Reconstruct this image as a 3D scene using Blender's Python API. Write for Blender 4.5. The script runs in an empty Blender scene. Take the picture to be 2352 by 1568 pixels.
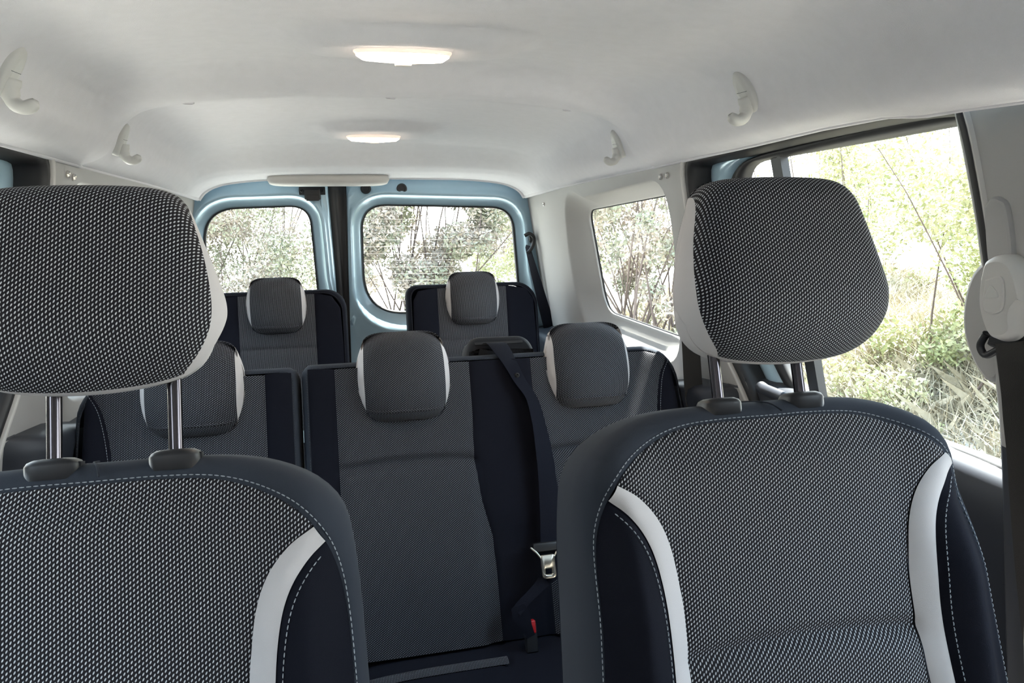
import bpy, math, random
import numpy as np
from mathutils import Vector, Matrix

# ------------------------------------------------------------------ camera, sky, sun, exposure
S = bpy.context.scene
COL = S.collection
CAM = np.array([-.135, 0.0, 1.3]); FPX = 1693.0
YAW, PITCH, ROLL = [math.radians(a) for a in (13.31, -11.0, -.4655)]
_f = np.array([math.sin(YAW)*math.cos(PITCH), math.cos(YAW)*math.cos(PITCH), math.sin(PITCH)])
_r = np.array([math.cos(YAW), -math.sin(YAW), 0.0]); _u = np.cross(_r, _f)
RX = _r*math.cos(ROLL)+_u*math.sin(ROLL); UX = -_r*math.sin(ROLL)+_u*math.cos(ROLL)
cd = bpy.data.cameras.new('camera'); cam = bpy.data.objects.new('camera', cd); COL.objects.link(cam)
cd.sensor_width = 36; cd.lens = 36*FPX/2352; cd.clip_start = .02
cam.matrix_world = Matrix([[RX[i], UX[i], -_f[i], CAM[i]] for i in range(3)]+[[0, 0, 0, 1]])
S.camera = cam
S.view_settings.view_transform = 'Standard'; S.view_settings.look = 'None'
S.view_settings.gamma = 1; S.view_settings.use_curve_mapping = False
S.view_settings.exposure = 1.42
S.cycles.use_denoising = True
S.cycles.max_bounces = 10; S.cycles.diffuse_bounces = 6; S.cycles.transmission_bounces = 8
S.cycles.sample_clamp_indirect = 6.0

world = bpy.data.worlds.new('sky'); S.world = world; world.use_nodes = True
wn = world.node_tree.nodes; wl = world.node_tree.links
bg = wn['Background']; bg.inputs['Strength'].default_value = 4.2
tc = wn.new('ShaderNodeTexCoord'); sx = wn.new('ShaderNodeSeparateXYZ'); cr = wn.new('ShaderNodeValToRGB')
wl.new(tc.outputs['Generated'], sx.inputs[0]); wl.new(sx.outputs['Z'], cr.inputs[0]); wl.new(cr.outputs[0], bg.inputs[0])
cr.color_ramp.elements[0].position = 0.0; cr.color_ramp.elements[0].color = (1.0, .99, .96, 1)
cr.color_ramp.elements[1].position = .7; cr.color_ramp.elements[1].color = (.62, .80, 1.0, 1)
sd = bpy.data.lights.new('sun', 'SUN'); sd.energy = 26.0; sd.angle = math.radians(1.2); sd.color = (1, .95, .86)
sun = bpy.data.objects.new('sun', sd); COL.objects.link(sun)
sun.rotation_euler = Vector((.55, .42, 1.25)).to_track_quat('Z', 'Y').to_euler()


def ray(px, py):
    return RX*(px-1176)/FPX+UX*(784-py)/FPX+_f

def plane_hit(px, py, p0, n):
    d = ray(px, py); n = np.array(n, float); t = np.dot(np.array(p0, float)-CAM, n)/np.dot(d, n)
    return CAM+d*t

# ------------------------------------------------------------------ materials
def newmat(name):
    m = bpy.data.materials.new(name); m.use_nodes = True
    return m, m.node_tree.nodes, m.node_tree.links, m.node_tree.nodes['Principled BSDF']

def mat(name, col, rough=.6, metal=0, spec=.5, noise=0, nscale=60, bump=0, bscale=400, coat=0, sheen=0, trans=0, emit=None, estr=0, alpha=1):
    m, n, l, b = newmat(name)
    b.inputs['Base Color'].default_value = (*col, 1)
    b.inputs['Roughness'].default_value = rough; b.inputs['Metallic'].default_value = metal
    b.inputs['Specular IOR Level'].default_value = spec
    b.inputs['Coat Weight'].default_value = coat; b.inputs['Coat Roughness'].default_value = .12
    b.inputs['Sheen Weight'].default_value = sheen; b.inputs['Sheen Roughness'].default_value = .5
    b.inputs['Transmission Weight'].default_value = trans
    if emit: b.inputs['Emission Color'].default_value = (*emit, 1); b.inputs['Emission Strength'].default_value = estr
    t = n.new('ShaderNodeTexCoord')
    if noise:
        z = n.new('ShaderNodeTexNoise'); z.inputs['Scale'].default_value = nscale; z.inputs['Detail'].default_value = 6
        x = n.new('ShaderNodeMix'); x.data_type = 'RGBA'
        x.inputs[6].default_value = (*[c*(1-noise) for c in col], 1); x.inputs[7].default_value = (*[min(1, c*(1+noise)) for c in col], 1)
        l.new(t.outputs['Object'], z.inputs['Vector']); l.new(z.outputs['Fac'], x.inputs[0]); l.new(x.outputs[2], b.inputs['Base Color'])
    if bump:
        z = n.new('ShaderNodeTexNoise'); z.inputs['Scale'].default_value = bscale; z.inputs['Detail'].default_value = 4
        u = n.new('ShaderNodeBump'); u.inputs['Strength'].default_value = bump; u.inputs['Distance'].default_value = .001
        l.new(t.outputs['Object'], z.inputs['Vector']); l.new(z.outputs['Fac'], u.inputs['Height']); l.new(u.outputs[0], b.inputs['Normal'])
    return m

def M(n, l, op, a, b=None):
    x = n.new('ShaderNodeMath'); x.operation = op
    for i, v in enumerate((a, b)):
        if v is None: continue
        if isinstance(v, (int, float)): x.inputs[i].default_value = v
        else: l.new(v, x.inputs[i])
    return x.outputs[0]

def dotted(name, base, dot, c=.0031, p=.0046, hw=.00072, hh=.00145, slant=.38):
    """woven cloth: pale slanted stitches in staggered columns on a dark ground (UV in metres)"""
    m, n, l, b = newmat(name)
    uv = n.new('ShaderNodeUVMap'); uv.uv_map = 'UVMap'; s = n.new('ShaderNodeSeparateXYZ'); l.new(uv.outputs[0], s.inputs[0])
    u = M(n, l, 'DIVIDE', s.outputs[0], c)
    cu = M(n, l, 'FLOOR', u); v = M(n, l, 'DIVIDE', s.outputs[1], p)
    v = M(n, l, 'ADD', v, M(n, l, 'MULTIPLY', cu, .5))
    fu = M(n, l, 'MULTIPLY', M(n, l, 'SUBTRACT', M(n, l, 'FRACT', u), .5), c)
    fv = M(n, l, 'MULTIPLY', M(n, l, 'SUBTRACT', M(n, l, 'FRACT', v), .5), p)
    fx = M(n, l, 'SUBTRACT', fu, M(n, l, 'MULTIPLY', fv, slant))
    a = M(n, l, 'POWER', M(n, l, 'DIVIDE', M(n, l, 'ABSOLUTE', fx), hw), 2.0)
    d = M(n, l, 'POWER', M(n, l, 'DIVIDE', M(n, l, 'ABSOLUTE', fv), hh), 2.0)
    r = M(n, l, 'ADD', a, d)
    mr = n.new('ShaderNodeMapRange'); mr.interpolation_type = 'SMOOTHSTEP'
    l.new(r, mr.inputs['Value']); mr.inputs['From Min'].default_value = .35; mr.inputs['From Max'].default_value = 1.35
    mr.inputs['To Min'].default_value = 1; mr.inputs['To Max'].default_value = 0
    x = n.new('ShaderNodeMix'); x.data_type = 'RGBA'; x.inputs[6].default_value = (*base, 1); x.inputs[7].default_value = (*dot, 1)
    l.new(mr.outputs[0], x.inputs[0]); l.new(x.outputs[2], b.inputs['Base Color'])
    b.inputs['Roughness'].default_value = .85; b.inputs['Specular IOR Level'].default_value = .2
    u_ = n.new('ShaderNodeBump'); u_.inputs['Strength'].default_value = .5; u_.inputs['Distance'].default_value = .0006
    l.new(mr.outputs[0], u_.inputs['Height']); l.new(u_.outputs[0], b.inputs['Normal'])
    return m

HEAD = mat('headliner_cloth', (.655, .65, .68), .95, spec=.1, noise=.05, nscale=40, bump=.5, bscale=900)
TRIM = mat('pillar_plastic', (.36, .355, .35), .55, spec=.3, bump=.15, bscale=1500)
TRIM2 = mat('pale_plastic', (.52, .51, .495), .5, spec=.35)
HOOKM = mat('hook_plastic', (.50, .50, .485), .42, spec=.4)
BLACK = mat('black_rubber', (.012, .012, .014), .55)
BLACKP = mat('black_plastic', (.015, .016, .019), .45)
PAINT = mat('blue_metallic_paint', (.38, .54, .65), .32, metal=.25, coat=.6)
NAVY = mat('navy_seat_cloth', (.0060, .0068, .0120), .92, spec=.15, bump=.4, bscale=1500)
BORD = mat('charcoal_border_cloth', (.028, .034, .046), .9, spec=.2, bump=.3, bscale=1800)
WHITE = mat('pale_grey_cloth', (.51, .495, .50), .9, spec=.15, bump=.3, bscale=1600)
THREAD = mat('pale_thread', (.30, .33, .36), .8)
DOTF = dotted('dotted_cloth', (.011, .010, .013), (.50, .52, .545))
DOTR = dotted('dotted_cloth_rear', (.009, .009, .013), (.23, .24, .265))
STEEL = mat('chromed_steel', (.085, .08, .09), .16, metal=1)
NICKEL = mat('nickel_plate', (.62, .58, .50), .3, metal=1)
LOWER = mat('dark_blue_plastic', (.022, .026, .036), .5, spec=.4)
LOWERM = mat('matte_black_plastic', (.012, .013, .017), .7, spec=.25)
CARPET = mat('charcoal_carpet', (.02, .02, .024), .95, noise=.3, nscale=300)
BELT = mat('black_webbing', (.006, .007, .013), .85, spec=.15, bump=.5, bscale=900)
BELTB = mat('brown_black_webbing', (.012, .010, .009), .65, spec=.4, bump=.5, bscale=900)
RED = mat('red_plastic', (.45, .01, .015), .4)
CRYS = mat('screw_metal', (.75, .72, .68), .25, metal=.9)
LENS = mat('lit_lens', (.95, .9, .85), .3, emit=(1, .80, .60), estr=9.0)
CLEAR = mat('clear_rim_plastic', (.75, .68, .62), .2, emit=(1, .75, .6), estr=.25)
GLASS_, gn, gl, gb = newmat('window_glass')
_tr = gn.new('ShaderNodeBsdfTransparent'); _tr.inputs[0].default_value = (.90, .94, .93, 1)
_gl = gn.new('ShaderNodeBsdfGlossy'); _gl.inputs['Roughness'].default_value = .01
_mx = gn.new('ShaderNodeMixShader'); _mx.inputs[0].default_value = .05
gl.new(_tr.outputs[0], _mx.inputs[1]); gl.new(_gl.outputs[0], _mx.inputs[2]); gl.new(_mx.outputs[0], gn['Material Output'].inputs[0])
GLASS = GLASS_
GLASS_DIM = GLASS_.copy(); GLASS_DIM.name = 'dimming_rear_glass'  # darker tint added to cut the light reaching the rear pillars
for _n in GLASS_DIM.node_tree.nodes:
    if _n.type == 'BSDF_TRANSPARENT': _n.inputs[0].default_value = (.64, .69, .69, 1)

# ------------------------------------------------------------------ mesh helpers
def tag(o, label=None, cat=None, group=None, kind=None):
    if label: o['label'] = label
    if cat: o['category'] = cat
    if group: o['group'] = group
    if kind: o['kind'] = kind
    return o

def empty(name, loc, label, cat, group=None):
    o = bpy.data.objects.new(name, None); COL.objects.link(o); o.location = loc; o.empty_display_size = .05
    return tag(o, label, cat, group)

def org(parent):
    v = np.zeros(3)
    while parent is not None:
        v = v+np.array(parent.location); parent = parent.parent
    return v

def mesh(name, V, Fc, m, parent=None, smooth=True, uv=None, kind=None, mats=None, fm=None):
    """V in world coordinates; parents never rotate here, so subtracting their origins is enough"""
    V = np.asarray(V, float).reshape(-1, 3)-org(parent)
    me = bpy.data.meshes.new(name); me.from_pydata(V.tolist(), [], [tuple(int(i) for i in f) for f in Fc])
    if uv is not None:
        L = me.uv_layers.new(name='UVMap'); uv = np.asarray(uv, float)
        idx = np.zeros(len(me.loops), dtype=np.int32); me.loops.foreach_get('vertex_index', idx)
        L.data.foreach_set('uv', uv[idx].ravel())
    me.materials.append(m)
    for x in (mats or []): me.materials.append(x)
    if fm is not None: me.polygons.foreach_set('material_index', fm)
    if smooth: me.polygons.foreach_set('use_smooth', [True]*len(me.polygons))
    me.validate(); me.update()
    o = bpy.data.objects.new(name, me); COL.objects.link(o)
    if parent is not None: o.parent = parent
    if kind: o['kind'] = kind
    return o

def gridf(nu, nv, off=0, wu=False, wv=False, flip=False):
    F_ = []
    for i in range(nu-(0 if wu else 1)):
        for j in range(nv-(0 if wv else 1)):
            a = off+i*nv+j; b = off+((i+1) % nu)*nv+j; c = off+((i+1) % nu)*nv+(j+1) % nv; d = off+i*nv+(j+1) % nv
            F_.append((a, d, c, b) if flip else (a, b, c, d))
    return F_

def resample(P, n, closed=False):
    P = np.asarray(P, float)
    if closed: P = np.vstack([P, P[:1]])
    L = np.r_[0, np.cumsum(np.linalg.norm(np.diff(P, axis=0), axis=1))]
    t = np.linspace(0, L[-1], n+1)[:-1] if closed else np.linspace(0, L[-1], n)
    return np.stack([np.interp(t, L, P[:, k]) for k in range(P.shape[1])], 1)

def smoothc(P, n=60):
    """Catmull-Rom through the points, evenly resampled"""
    P = np.asarray(P, float); Q = np.vstack([2*P[0]-P[1], P, 2*P[-1]-P[-2]]); out = []
    for i in range(1, len(Q)-2):
        for t in np.linspace(0, 1, 14, endpoint=False):
            a, b, c, d = Q[i-1:i+3]
            out.append(.5*((2*b)+(-a+c)*t+(2*a-5*b+4*c-d)*t*t+(-a+3*b-3*c+d)*t**3))
    out.append(P[-1]); return resample(out, n)

def roundpoly(P, R_, n=120):
    """closed polygon with rounded corners, n points"""
    out = []; k = len(P); P = [np.array(p, float) for p in P]
    if not hasattr(R_, '__len__'): R_ = [R_]*k
    for i in range(k):
        a, b, c = P[i-1], P[i], P[(i+1) % k]; r = R_[i]
        da = (a-b)/np.linalg.norm(a-b); dc = (c-b)/np.linalg.norm(c-b)
        p0 = b+da*r; p1 = b+dc*r
        for t in np.linspace(0, 1, 12): out.append(p0*(1-t)**2+2*b*t*(1-t)+p1*t*t)
    return resample(out, n, True)

def grow(P, e):
    P = np.asarray(P); T = np.roll(P, -1, 0)-np.roll(P, 1, 0); T /= np.linalg.norm(T, axis=1)[:, None]
    N = np.stack([T[:, 1], -T[:, 0]], 1)
    c = P.mean(0)
    if ((P-c)*N).sum() < 0: N = -N
    return P+N*(e if not hasattr(e, '__len__') else np.asarray(e)[:, None])

def toPoly(P, c, poly):
    """move each point of P along the ray from c onto the closed polygon"""
    out = []; poly = np.asarray(poly, float); c = np.asarray(c, float)
    for p in P:
        d = p-c; best = None
        for i in range(len(poly)):
            a, b = poly[i], poly[(i+1) % len(poly)]; e = b-a; D = d[0]*(-e[1])+e[0]*d[1]
            if abs(D) < 1e-12: continue
            w = a-c; t = (w[0]*(-e[1])+e[0]*w[1])/D; s = (d[0]*w[1]-d[1]*w[0])/D
            if t > 0 and -1e-6 <= s <= 1+1e-6 and (best is None or t > best): best = t
        out.append(c+d*(best if best else 1))
    return np.array(out)

def rings(name, loops, m, parent=None, kind=None, cap_first=False, cap_last=False, flip=False):
    n = len(loops[0]); V = np.vstack(loops); F_ = gridf(len(loops), n, wv=True, flip=flip)
    if cap_first: F_.append(list(range(n)))
    if cap_last: F_.append(list(range((len(loops)-1)*n, len(loops)*n)))
    return mesh(name, V, F_, m, parent, kind=kind)

def edge_split(o, deg=40):
    md = o.modifiers.new('split', 'EDGE_SPLIT'); md.split_angle = math.radians(deg); return o

def frame_axes(d, up=(0, 0, 1)):
    d = np.array(d, float); d /= np.linalg.norm(d); up = np.array(up, float)
    if abs(d@up) > .98: up = np.array([1., 0, 0])
    a = np.cross(d, up); a /= np.linalg.norm(a); return a, np.cross(a, d)

def tubemesh(P, r, ns=12, caps=True, ry=None):
    P = np.asarray(P, float); n = len(P); rr = r if hasattr(r, '__len__') else [r]*n; V = []
    a = None
    for i in range(n):
        d = P[min(i+1, n-1)]-P[max(i-1, 0)]; d /= np.linalg.norm(d)
        if a is None: a, b = frame_axes(d)
        else:
            a = a-d*(a@d); a /= np.linalg.norm(a); b = np.cross(a, d)
        for k in range(ns):
            t = 2*math.pi*k/ns; V.append(P[i]+rr[i]*(a*math.cos(t)+b*math.sin(t)*(ry or 1)))
    F_ = gridf(n, ns, wv=True)
    if caps: F_ += [list(range(ns))[::-1], list(range((n-1)*ns, n*ns))]
    return V, F_

def tube(name, P, r, m, parent=None, ns=12, **k):
    V, F_ = tubemesh(P, r, ns, **k); return edge_split(mesh(name, V, F_, m, parent), 50)

def lathe_oval(levels, n=48, sq=2.0):
    """levels: (rx, ry, z) rings; returns local verts (x, y, z) and faces, capped both ends"""
    V = []
    for rx, ry, z in levels:
        for k in range(n):
            t = 2*math.pi*k/n; c, s = math.cos(t), math.sin(t)
            V.append((rx*math.copysign(abs(c)**(2/sq), c), ry*math.copysign(abs(s)**(2/sq), s), z))
    F_ = gridf(len(levels), n, wv=True); L = len(levels)
    F_ += [list(range(n))[::-1], list(range((L-1)*n, L*n))]
    return np.array(V), F_

def place(V, o, ax, ay, az):
    V = np.asarray(V, float); return np.array(o)+V[:, :1]*np.array(ax)+V[:, 1:2]*np.array(ay)+V[:, 2:3]*np.array(az)

def boxv(x0, x1, y0, y1, z0, z1):
    V = [(x, y, z) for x in (x0, x1) for y in (y0, y1) for z in (z0, z1)]
    return V, [(0, 1, 3, 2), (4, 6, 7, 5), (0, 4, 5, 1), (2, 3, 7, 6), (0, 2, 6, 4), (1, 5, 7, 3)]

def box(name, x0, x1, y0, y1, z0, z1, m, parent=None, bev=0, kind=None):
    V, F_ = boxv(x0, x1, y0, y1, z0, z1); o = mesh(name, V, F_, m, parent, smooth=bool(bev), kind=kind)
    if bev:
        b = o.modifiers.new('bevel', 'BEVEL'); b.width = bev; b.segments = 4; b.limit_method = 'ANGLE'
    return o

def ribbon(name, P, Wd, w, m, parent=None, th=.0014, n=60):
    """seat belt webbing: centre path P, width direction Wd per point, width w per point"""
    P = smoothc(P, n); Wd = smoothc(Wd, n); w = np.interp(np.linspace(0, 1, n), np.linspace(0, 1, len(w)), w); V = []
    for i in range(n):
        d = P[min(i+1, n-1)]-P[max(i-1, 0)]; d /= np.linalg.norm(d)
        s = Wd[i]-d*(Wd[i]@d); s /= np.linalg.norm(s); q = np.cross(d, s)
        for a, b in ((-.5, -.3), (-.46, -.5), (.46, -.5), (.5, -.3), (.5, .3), (.46, .5), (-.46, .5), (-.5, .3)):
            V.append(P[i]+s*a*w[i]+q*b*th)
    F_ = gridf(n, 8, wv=True)+[list(range(8)), list(range((n-1)*8, n*8))]
    return edge_split(mesh(name, V, F_, m, parent), 60)

def sstep(a, b, x):
    t = np.clip((x-a)/(b-a), 0, 1); return t*t*(3-2*t)

# ------------------------------------------------------------------ headliner
YK = [-.75, -.4, .0, .5, .80, 1.10, 1.30, 1.60, 2.05, 2.50, 2.92]
ZE = [1.36, 1.39, 1.405, 1.412, 1.414, 1.406, 1.394, 1.379, 1.356, 1.333, 1.300]
YC = [-.75, -.5, 0, .5, 1.0, 1.30, 1.50, 1.56, 1.60, 1.645, 1.68, 1.738, 1.748, 1.765, 1.80, 1.95, 2.15, 2.32, 2.45, 2.52, 2.57, 2.62, 2.66, 2.72, 2.80, 2.92]
ZC = [1.44, 1.50, 1.545, 1.557, 1.560, 1.562, 1.570, 1.569, 1.554, 1.524, 1.516, 1.521, 1.538, 1.545, 1.548, 1.540, 1.524, 1.507, 1.491, 1.480, 1.461, 1.434, 1.412, 1.396, 1.386, 1.379]
YX = [-.75, -.4, .5, .86, .93, 1.0, 1.6, 2.05, 2.5, 2.92]
XE = [.60, .635, .650, .652, .655, .660, .658, .650, .640, .612]

YS = [-.75, .9, 1.3, 1.84, 2.4, 2.92]
XS = [.53, .562, .576, .584, .578, .560]

def _profile(Y):
    """half cross-section of the headliner: nearly flat roof, steep cove, flared lower edge"""
    xe = np.interp(Y, YX, XE); ze = np.interp(Y, YK, ZE); zc = np.interp(Y, YC, ZC); xs = np.interp(Y, YS, XS); h = zc-ze
    K = [(0, 0), (.20, .015), (.36, .07), (xs-.085, .17), (xs-.030, .34), (xs-.004, .55), (xs+.012, .74), (xs+.040, .90), (xe, 1.0)]
    # towards the rear header the section becomes a plain rounded arch
    r = sstep(2.45, 2.90, Y)
    P = smoothc(K, 97); Q = smoothc([(0, 0), (.30*xe, .015), (.6*xe, .06), (.80*xe, .20), (.90*xe, .38), (.965*xe, .66), (xe, 1.0)], 97)
    P = P*(1-r)+Q*r
    P[:, 1] = zc-h*P[:, 1]
    k = 1-sstep(1.738, 1.756, Y); f = P[:, 0]/xe
    P[:, 0] *= 1-.020*k*sstep(.60, .85, f)*(1-sstep(.93, 1, f)*.4); P[:, 1] -= .006*k*sstep(.2, .8, f)*(1-sstep(.9, 1, f))
    k2 = 1-sstep(.84, .97, Y); P[:, 0] *= 1-.045*k2*sstep(.6, .85, f)*(1-sstep(.95, 1, f)*.5); P[:, 1] -= .012*k2*sstep(.7, .95, f)
    g = math.exp(-((Y-1.748)/.0050)**2)*(1-r); P[:, 0] *= 1+.008*g*sstep(.3, .8, f)*(1-sstep(.96, 1, f)); P[:, 1] += .0110*g*(1-sstep(.9, 1, f))
    return P
_pc = {}

def ceil_pt(t, Y):
    """t in -1..1 across the roof"""
    key = round(float(Y), 5)
    if key not in _pc: _pc[key] = _profile(Y)
    P = _pc[key]; a = abs(t)*96; i = min(int(a), 95); p = P[i]*(1-(a-i))+P[i+1]*(a-i); x, z = p
    for (yc, hx, hy, dz) in ((1.30, .17, .080, .026), (2.30, .15, .080, .024)):
        d = ((abs(x)/hx)**3+(abs(Y-yc)/hy)**3)**(1/3)
        z -= dz*(1-sstep(.90, 1.32, d))
    return np.array([math.copysign(x, t), Y, z])

def ceiling():
    ys = np.r_[np.linspace(-.75, 1.0, 36, endpoint=False), np.linspace(1.0, 1.70, 64, endpoint=False), np.linspace(1.70, 1.80, 30, endpoint=False), np.linspace(1.80, 2.92, 96)]
    ts = np.linspace(-1, 1, 121); V = [ceil_pt(t, y) for y in ys for t in ts]; n = len(ys)
    V = np.array(V); F_ = gridf(n, len(ts))
    # rolled lip at both sides and at the rear, so the edge has thickness
    o = mesh('ceiling', V, F_, HEAD, kind='structure')
    so = o.modifiers.new('thickness', 'SOLIDIFY'); so.thickness = .012; so.offset = -1
    sm = o.modifiers.new('smooth', 'SMOOTH'); sm.iterations = 1; sm.factor = .5
    o.modifiers.move(1, 0)
    return o
CEIL = ceiling()
rp = mesh('trim_1', [(-.9, -.8, 1.60), (.9, -.8, 1.60), (.9, 3.05, 1.62), (-.9, 3.05, 1.62), (-.9, -.8, 1.63), (.9, -.8, 1.63), (.9, 3.05, 1.65), (-.9, 3.05, 1.65)],
     [(0, 3, 2, 1), (4, 5, 6, 7), (0, 1, 5, 4), (1, 2, 6, 5), (2, 3, 7, 6), (3, 0, 4, 7)], PAINT, kind='structure', smooth=False)
lip = [ceil_pt(t, 2.915)+np.array([0, .0, 0]) for t in np.linspace(-1, 1, 121)]
V, F_ = tubemesh([p+np.array([0, 0, .004]) for p in lip], .010, 10); mesh('trim_2', V, F_, HEAD, kind='structure')
for s, n_ in ((1, 'trim_3'), (-1, 'trim_4')):
    V, F_ = tubemesh([ceil_pt(s, y)+np.array([0, 0, .005]) for y in np.linspace(-.74, 2.91, 120)], .007, 10); mesh(n_, V, F_, HEAD, kind='structure')

# small oval clips along the roof seam
for i, px in enumerate((460, 895, 1290)):
    tX = (-.415, 0.0, .405)[i]
    us = np.linspace(-1, 1, 801); q = min(us, key=lambda t: abs(ceil_pt(t, 1.70)[0]-tX)); p = ceil_pt(q, 1.70)
    V, F_ = lathe_oval([(.013, .008, .0), (.012, .0075, -.0035), (.009, .005, -.0045)], 32)
    tag(mesh('trim_clip', p+V+np.array([0, 0, .002]), F_, HEAD), ('grey oval clip at the left end of the roof seam', 'grey oval clip in the middle of the roof seam', 'grey oval clip at the right end of the roof seam')[i], 'clip', 'oval clips along the roof seam')

# ------------------------------------------------------------------ side walls
def wallX(Y, Z, off=0): return .655+off+.17*(1.38-Z)+.03*(1.6-Y)
def WP(s, YZ, off=0):
    YZ = np.asarray(YZ); o = off if not hasattr(off, '__len__') else np.asarray(off)
    return np.stack([s*(wallX(YZ[:, 0], YZ[:, 1])+o), YZ[:, 0], YZ[:, 1]], 1)

QG = roundpoly([(2.435, 1.258), (1.750, 1.312), (1.735, 1.18), (1.80, .915), (2.40, .910)], [.045, .05, .07, .05, .08], 160)
AP = smoothc([(.840, 1.425), (.95, 1.432), (1.2, 1.42), (1.45, 1.402), (1.575, 1.392), (1.605, 1.36), (1.607, 1.30), (1.600, 1.20), (1.57, 1.07), (1.51, .955), (1.44, .860), (1.38, .74), (1.28, .50), (1.1, .42), (.84, .42), (.765, .48), (.765, .90), (.772, 1.0), (.790, 1.15), (.806, 1.27), (.824, 1.37), (.840, 1.424)], 161)[:-1]
GL = roundpoly([(1.480, 1.368), (1.44, 1.02), (1.34, .895), (.72, .905), (.72, 1.40), (.9, 1.398)], [.08, .10, .05, .02, .02, .02], 160)
NAMES = {1: 'right', -1: 'left'}
for s in (1, -1):
    c = (2.05, 1.1); fl = s > 0
    # quarter panel with the recessed window surround
    outer = toPoly(QG, c, [(3.03, 1.46), (1.585, 1.46), (1.605, 1.36), (1.607, 1.30), (1.60, 1.2), (1.57, 1.07), (1.50, .955), (1.42, .872), (1.42, .72), (3.03, .72)])
    surf = []
    for p in outer:
        pass
    wB = np.full(160, .035)+.085*sstep(2.30, 2.42, QG[:, 0])*(QG[:, 1] < 1.24)+.05*(1-sstep(.92, .97, QG[:, 1]))
    wB = np.convolve(np.r_[wB[-10:], wB, wB[:10]], np.ones(21)/21, 'valid'); sill = -.035*(1-sstep(.86, .93, QG[:, 1]-0*wB))*1.0
    sill = np.convolve(np.r_[sill[-8:], sill, sill[:8]], np.ones(17)/17, 'valid')
    g1 = grow(QG, wB*.12); g2 = grow(QG, wB*.82); g3 = grow(QG, wB)
    # keep the surround behind the aperture edge
    for g in (g1, g2, g3):
        lim = np.interp(g[:, 1], [.76, .872, .955, 1.07, 1.2, 1.3, 1.46], [1.44, 1.44, 1.54, 1.61, 1.65, 1.66, 1.66]); g[:, 0] = np.maximum(g[:, 0], lim)
        g[:, 1] = np.clip(g[:, 1], .80, 1.40)
    mid = .5*g3+.5*outer
    def cst(g, k=0): return k
    w = rings('wall_'+NAMES[s], [WP(s, outer, 0), WP(s, mid, 0), WP(s, g3, .0+sill), WP(s, .5*g3+.5*g2, .003+sill), WP(s, g2, .010+sill*.7), WP(s, .6*g2+.4*g1, .034+sill*.3), WP(s, g1, .056), WP(s, QG, .060), WP(s, QG, .072)], TRIM, kind='structure', flip=not fl)
    bk = rings('window_%d' % (1 if s > 0 else 2), [WP(s, grow(QG, .012), .066), WP(s, grow(QG, -.0025), .0665), WP(s, grow(QG, -.0025), .072)], BLACK, kind='structure')
    mesh('window_pane', WP(s, grow(QG, .004), .070), [list(range(160))], GLASS, bk, smooth=False)
    # pale edge strip, black seal, blue body, black window frame, glass of the sliding door
    ca = (1.1, 1.12); Lp = [grow(AP, e) for e in (.010, .0, -.010)]
    rings('trim_%d' % (5 if s > 0 else 6), [WP(s, Lp[0], -.001), WP(s, .5*Lp[0]+.5*Lp[1], -.010), WP(s, Lp[1], -.007), WP(s, Lp[1], .012)], TRIM2, kind='structure', flip=not fl)
    seal = [WP(s, AP, .004), WP(s, grow(AP, -.006), -.004), WP(s, grow(AP, -.016), -.002), WP(s, grow(AP, -.022), .012), WP(s, grow(AP, -.024), .055)]
    rings('trim_%d' % (7 if s > 0 else 8), seal, BLACK, kind='structure', flip=not fl)
    GLr = toPoly(grow(AP, -.02), ca, GL)      # glass edge on the same rays
    A = grow(AP, -.012); tk = (sstep(1.36, 1.395, GLr[:, 1])*(1-sstep(1.36, 1.42, GLr[:, 0])))[:, None]
    def mixl(k): return A*(1-k*(1-.85*tk))+GLr*k*(1-.85*tk)
    def mixw(k): return mixl(k)*(1-(k-.6)/.4)+GLr*(k-.6)/.4
    dr = rings('door_%d' % (3 if s > 0 else 4), [WP(s, A, .060), WP(s, mixl(.12), .050), WP(s, mixl(.30), .046), WP(s, mixl(.5), .050), WP(s, mixl(.62), .060), WP(s, mixl(.66), .075)], PAINT, kind='structure', flip=not fl)
    wf = rings('window_frame', [WP(s, mixw(.62), .064), WP(s, mixw(.66), .052), WP(s, mixw(.80), .050), WP(s, mixw(.93), .058), WP(s, GLr, .066), WP(s, GLr, .080)], BLACK, dr, flip=not fl)
    mesh('window_pane', WP(s, GLr, .078), [list(range(160))], GLASS, dr, smooth=False)
    # divider bars between fixed and sliding pane
    top, bot = (1.352, 1.395), (1.286, .895)
    V = []; F_ = []
    for dy, w_, o0, o1 in ((.010, .024, .066, .080), (-.012, .012, .062, .080)):
        b0 = len(V)
        for (y, z) in (top, bot):
            for a_, o_ in ((-w_/2, o1), (-w_/2, o0), (w_/2, o0), (w_/2, o1)): V.append((s*(wallX(y, z)+o_), y+dy+a_, z))
        F_ += [(b0+i, b0+(i+1) % 4, b0+4+(i+1) % 4, b0+4+i) for i in range(4)]
    mesh('divider_bar', V, F_, BLACKP, dr, smooth=False)
    # door card below the glass
    V, F_ = [], []
    prof = [(.900, .045), (.895, .010), (.88, -.005), (.80, -.010), (.55, .02), (.30, .03)]
    for y in np.linspace(.74, 1.62, 24):
        for z, o_ in prof:
            V.append((s*(wallX(y, z)+o_+.02), y, z))
    mesh('door_card', V, gridf(24, len(prof), flip=fl), LOWER, dr)
    # B pillar
    cols = []
    fe = lambda z: np.interp(z, [.3, .80, .9, 1.0, 1.15, 1.27, 1.37, 1.45], [.80, .80, .80, .803, .818, .833, .852, .870])
    zs = np.linspace(.3, 1.45, 50)
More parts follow.
